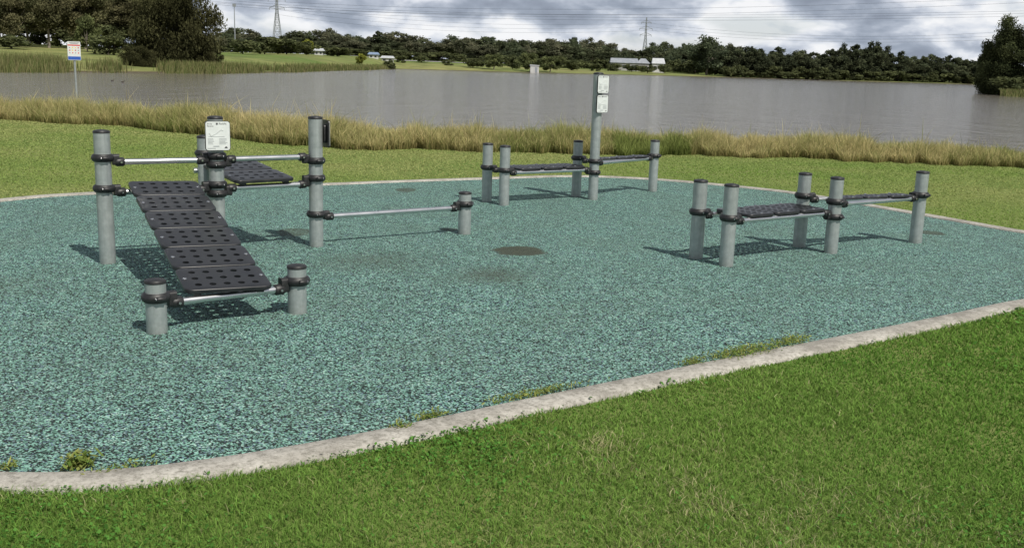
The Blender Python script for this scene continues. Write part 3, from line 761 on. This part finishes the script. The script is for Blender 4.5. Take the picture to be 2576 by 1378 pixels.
# ------------------------------------------------------------------ far buildings
def house(px,dp,wpx,rows,label,wm,rm,hip=True):
    p=atd(px,150,dp); gz=ground_z(p.x,p.y); w=wpx*dp/FPX; hgt=max(2.2,atd(px,rows,dp).z-gz); dpt=w*.6
    c=Vector((p.x,p.y,gz)); T=thing('house',label,'house',c); X=Vector((1,0,0)); Yv=Vector((0,1,0)); wh=hgt*.62
    mb=MB(); mb.box(c+UP*(wh/2-.3),X,Yv,UP,(w,dpt,wh+.6)); mb.build('wall',wm,T)
    ov=.5; r=w*.28 if hip else 0
    a=[c+Vector((sx*(w/2+ov),sy*(dpt/2+ov),wh+.01)) for sx,sy in((-1,-1),(1,-1),(1,1),(-1,1))]
    e=[c+Vector((-w/2+r,0,hgt)),c+Vector((w/2-r,0,hgt))]
    mb=MB(); mb.add(a+e,[(0,1,5,4),(1,2,5),(2,3,4,5),(3,0,4),(3,2,1,0)]); mb.build('roof',rm,T,sharp=5)
    nwin=max(2,int(w/4))
    for i in range(nwin):
        q=c+Vector((-w/2+w*(i+.5)/nwin,-dpt/2-.02,wh*.5))
        mb=MB(); mb.box(q,X,UP,Yv,(w/nwin*.45,wh*.45,.06)); mb.build('window',M['glass'],T)
house(1570,505,66,147,'long grey roofed house across the lake, left of the white roofed one',M['wall'],M['roofg'],False)
house(1618,508,28,148,'short grey roofed house across the lake in front of the far pylon',M['wall'],M['roofg'])
house(1656,500,28,147,'white roofed house across the lake, right of the grey roofed pair',M['wallw'],M['roofw'],False)
house(940,384,22,144,'small white building behind the yellow green bush on the far shore',M['wallw'],M['roofb'],False)
house(975,388,28,145,'low white building right of the small one behind the yellow green bush',M['wallw'],M['roofw'],False)
house(803,345,20,132,'small white building among the bushes at left of the far shore',M['wallw'],M['roofw'],False)
p=atd(1345,165,386); gz=ground_z(p.x,p.y); c=Vector((p.x,p.y,gz)); T=thing('shed','small white shed standing at the far shoreline','shed',c)
X=Vector((1,0,0)); Yv=Vector((0,1,0))
mb=MB(); mb.box(c+UP*1.1,X,Yv,UP,(3.2,2.4,2.8)); mb.build('wall',M['wallw'],T)
mb=MB(); mb.prism([(-1.8,0),(1.8,0),(1.8,.25),(-1.8,.45)],c+UP*2.51+Yv*1.4,X,UP,-Yv,2.8); mb.build('roof',M['roofw'],T)
mb=MB(); mb.box(c+UP*1.0-Yv*1.235+X*.6,X,UP,Yv,(.9,1.9,.05)); mb.build('door',M['roofg'],T)
p=atd(590,50,330); gz=ground_z(p.x,p.y); zt=atd(590,14,330).z; c=Vector((p.x,p.y,gz)); T=thing('light_pole','slender tall light pole above the trees at left','light pole',c)
mb=MB(); mb.tube(c,Vector((c.x,c.y,zt)),.22,8,0,.12); mb.build('pole',M['lattice'],T)
mb=MB(); mb.box(Vector((c.x,c.y,zt)),X,Yv,UP,(1.0,.5,.9)); mb.build('lamp_head',M['lattice'],T)

# ------------------------------------------------------------------ pylons and wires
def pylon(px,dp,toprow,label,k=1.0):
    p=atd(px,60,dp); gz=ground_z(p.x,p.y); H=atd(px,toprow,dp).z-gz; c=Vector((p.x,p.y,gz)); T=thing('transmission_tower',label,'pylon',c)
    t=.17*k; mb=MB()
    def wd(z):
        q=z/H; return (H*.16*(1-q/.62)+H*.035*(q/.62))/2 if q<.62 else H*.035/2*(1-(q-.62)/.38*.65)
    lv=[0,.12,.23,.33,.42,.5,.56,.62,.68,.74,.8,.86,.92,1]
    cs=[(-1,-1),(1,-1),(1,1),(-1,1)]
    pt=lambda q,i: c+Vector((cs[i%4][0]*wd(q*H),cs[i%4][1]*wd(q*H),q*H))
    for a,b in zip(lv,lv[1:]):
        for i in range(4):
            mb.tube(pt(a,i),pt(b,i),t,5); mb.tube(pt(a,i),pt(b,i+1),t*.6,4); mb.tube(pt(a,i+1),pt(b,i),t*.6,4); mb.tube(pt(b,i),pt(b,i+1),t*.6,4)
    mb.build('lattice_frame',M['lattice'],T)
    for q,l in ((.66,.11),(.78,.125),(.9,.095)):
        mb=MB(); z=q*H; w=wd(z)
        for s in (-1,1):
            tip=c+Vector((s*l*H,0,z+.01*H))
            for sy in (-1,1):
                mb.tube(c+Vector((s*w,sy*w,z)),tip,t*.8,4); mb.tube(c+Vector((s*w,sy*w,z+.05*H)),tip,t*.6,4)
            mb.tube(tip,tip-UP*.035*H,t*.9,5)
        mb.build('crossarm',M['lattice'],T)
    return T
pylon(697,640,-38,'tall lattice pylon behind the trees at left, cut by the top of the photo',1.0)
pylon(1626,800,45,'smaller distant lattice pylon above the white roofs',1.1)
def wire(pts,rad,label):
    (a,b,c_)=[atd(*p) for p in pts]
    P=[]
    for i in range(49):
        t=i/48; P.append(a*(2*(t-.5)*(t-1))+b*(4*t*(1-t))+c_*(2*t*(t-.5)))
    mb=MB(); mb.path(P,[rad]*49,5); tag(mb.build('power_line',M['wire'],None,P[0]),label,'power line','power lines crossing the sky')
lab='thin power cable sagging across the cloudy sky'
for off in (0,6,13): wire([(420,-14+off,420),(1330,36+off,430),(2760,24+off,420)],.04,lab)
for off in (0,14): wire([(540,-6+off,420),(1500,24+off,430),(2760,-16+off,420)],.04,lab)
for off in (0,13,26): wire([(690,10+off,640),(1150,58+off*.8,720),(1626,58+off*.75,800)],.05,lab)
for off in (0,12,24): wire([(1626,58+off*.75,800),(2150,92+off*.6,700),(2760,58+off,600)],.05,lab)

# ------------------------------------------------------------------ ducks
for i,(px,py,lb) in enumerate([(283,204,'dark duck floating on the lake, nearest the left shore sign'),(309,208,'dark duck floating on the lake, right of the other one')]):
    q=at(px,py,-1.0); mb=MB(); s=.6
    mb.path([q+Vector(v)*s for v in ((-.28,0,.1),(-.2,0,.08),(-.05,0,.06),(.1,0,.07),(.17,0,.13),(.19,0,.22),(.22,0,.27),(.27,0,.27),(.34,0,.25))],[.01*s,.06*s,.11*s,.10*s,.055*s,.04*s,.055*s,.04*s,.01*s],10)
    tag(mb.build('duck',M['duck'],None,q),lb,'duck')

# ------------------------------------------------------------------ light, sky, camera
el=math.radians(50); sdir=Vector((.62,-.785,0)).normalized()*math.cos(el)+UP*math.sin(el)
ld=bpy.data.lights.new('sun','SUN'); ld.energy=4.7; ld.angle=math.radians(.53); ld.color=(1,.95,.86)
lo=bpy.data.objects.new('sun',ld); link(lo); lo.rotation_euler=(-sdir).to_track_quat('-Z','Y').to_euler(); lo.location=(0,0,30)
W=bpy.data.worlds.new('World'); S.world=W; W.use_nodes=True; nt=W.node_tree; nt.nodes.clear()
out=N(nt,'ShaderNodeOutputWorld'); bg=N(nt,'ShaderNodeBackground'); bg.inputs[1].default_value=.1; nt.links.new(bg.outputs[0],out.inputs[0])
sky=N(nt,'ShaderNodeTexSky',sky_type='NISHITA'); sky.sun_disc=False; sky.sun_elevation=el; sky.sun_rotation=math.atan2(sdir.x,sdir.y)
tc=N(nt,'ShaderNodeTexCoord').outputs['Generated']
mp=N(nt,'ShaderNodeMapping'); nt.links.new(tc,mp.inputs[0]); mp.inputs['Scale'].default_value=(12,12,27); mp.inputs['Location'].default_value=(3.1,1.7,.4)
n1=noise(nt,mp.outputs[0],1.4,7,.5,.2)
mp2=N(nt,'ShaderNodeMapping'); nt.links.new(tc,mp2.inputs[0]); mp2.inputs['Scale'].default_value=(4,4,18); mp2.inputs['Location'].default_value=(8.2,2.7,1.3)
n2=noise(nt,mp2.outputs[0],1.5,6,.5)
f=math_n(nt,'ADD',math_n(nt,'MULTIPLY',n1,.62),math_n(nt,'MULTIPLY',n2,.38))
cl=ramp(nt,f,[(.36,(2.7,3.1,3.85)),(.42,(3.4,3.9,4.75)),(.475,(4.9,5.4,6.3)),(.515,(7.0,7.4,8.1)),(.57,(9.2,9.3,9.5))])
sz=N(nt,'ShaderNodeSeparateXYZ'); nt.links.new(tc,sz.inputs[0])
dk=N(nt,'ShaderNodeMapRange'); nt.links.new(sz.outputs[2],dk.inputs[0]); dk.inputs[1].default_value=.06; dk.inputs[2].default_value=.35; dk.inputs[3].default_value=1; dk.inputs[4].default_value=.58
cl=mixc(nt,1.0,cl,dk.outputs[0],'MULTIPLY')
gap=ramp(nt,n2,[(.54,(0,0,0)),(.64,(1,1,1))])
skyd=mixc(nt,1.0,sky.outputs[0],(.7,.8,.95),'MULTIPLY')
nt.links.new(mixc(nt,math_n(nt,'MULTIPLY',gap,.4),cl,skyd),bg.inputs[0])
cd=bpy.data.cameras.new('camera'); cd.sensor_width=36; cd.lens=36*FPX/2576; cd.clip_end=6000; cd.clip_start=.05
co=bpy.data.objects.new('camera',cd); link(co); co.location=CAM; co.rotation_euler=R.to_euler(); S.camera=co
S.view_settings.view_transform='Standard'; S.view_settings.look='None'; S.view_settings.exposure=0
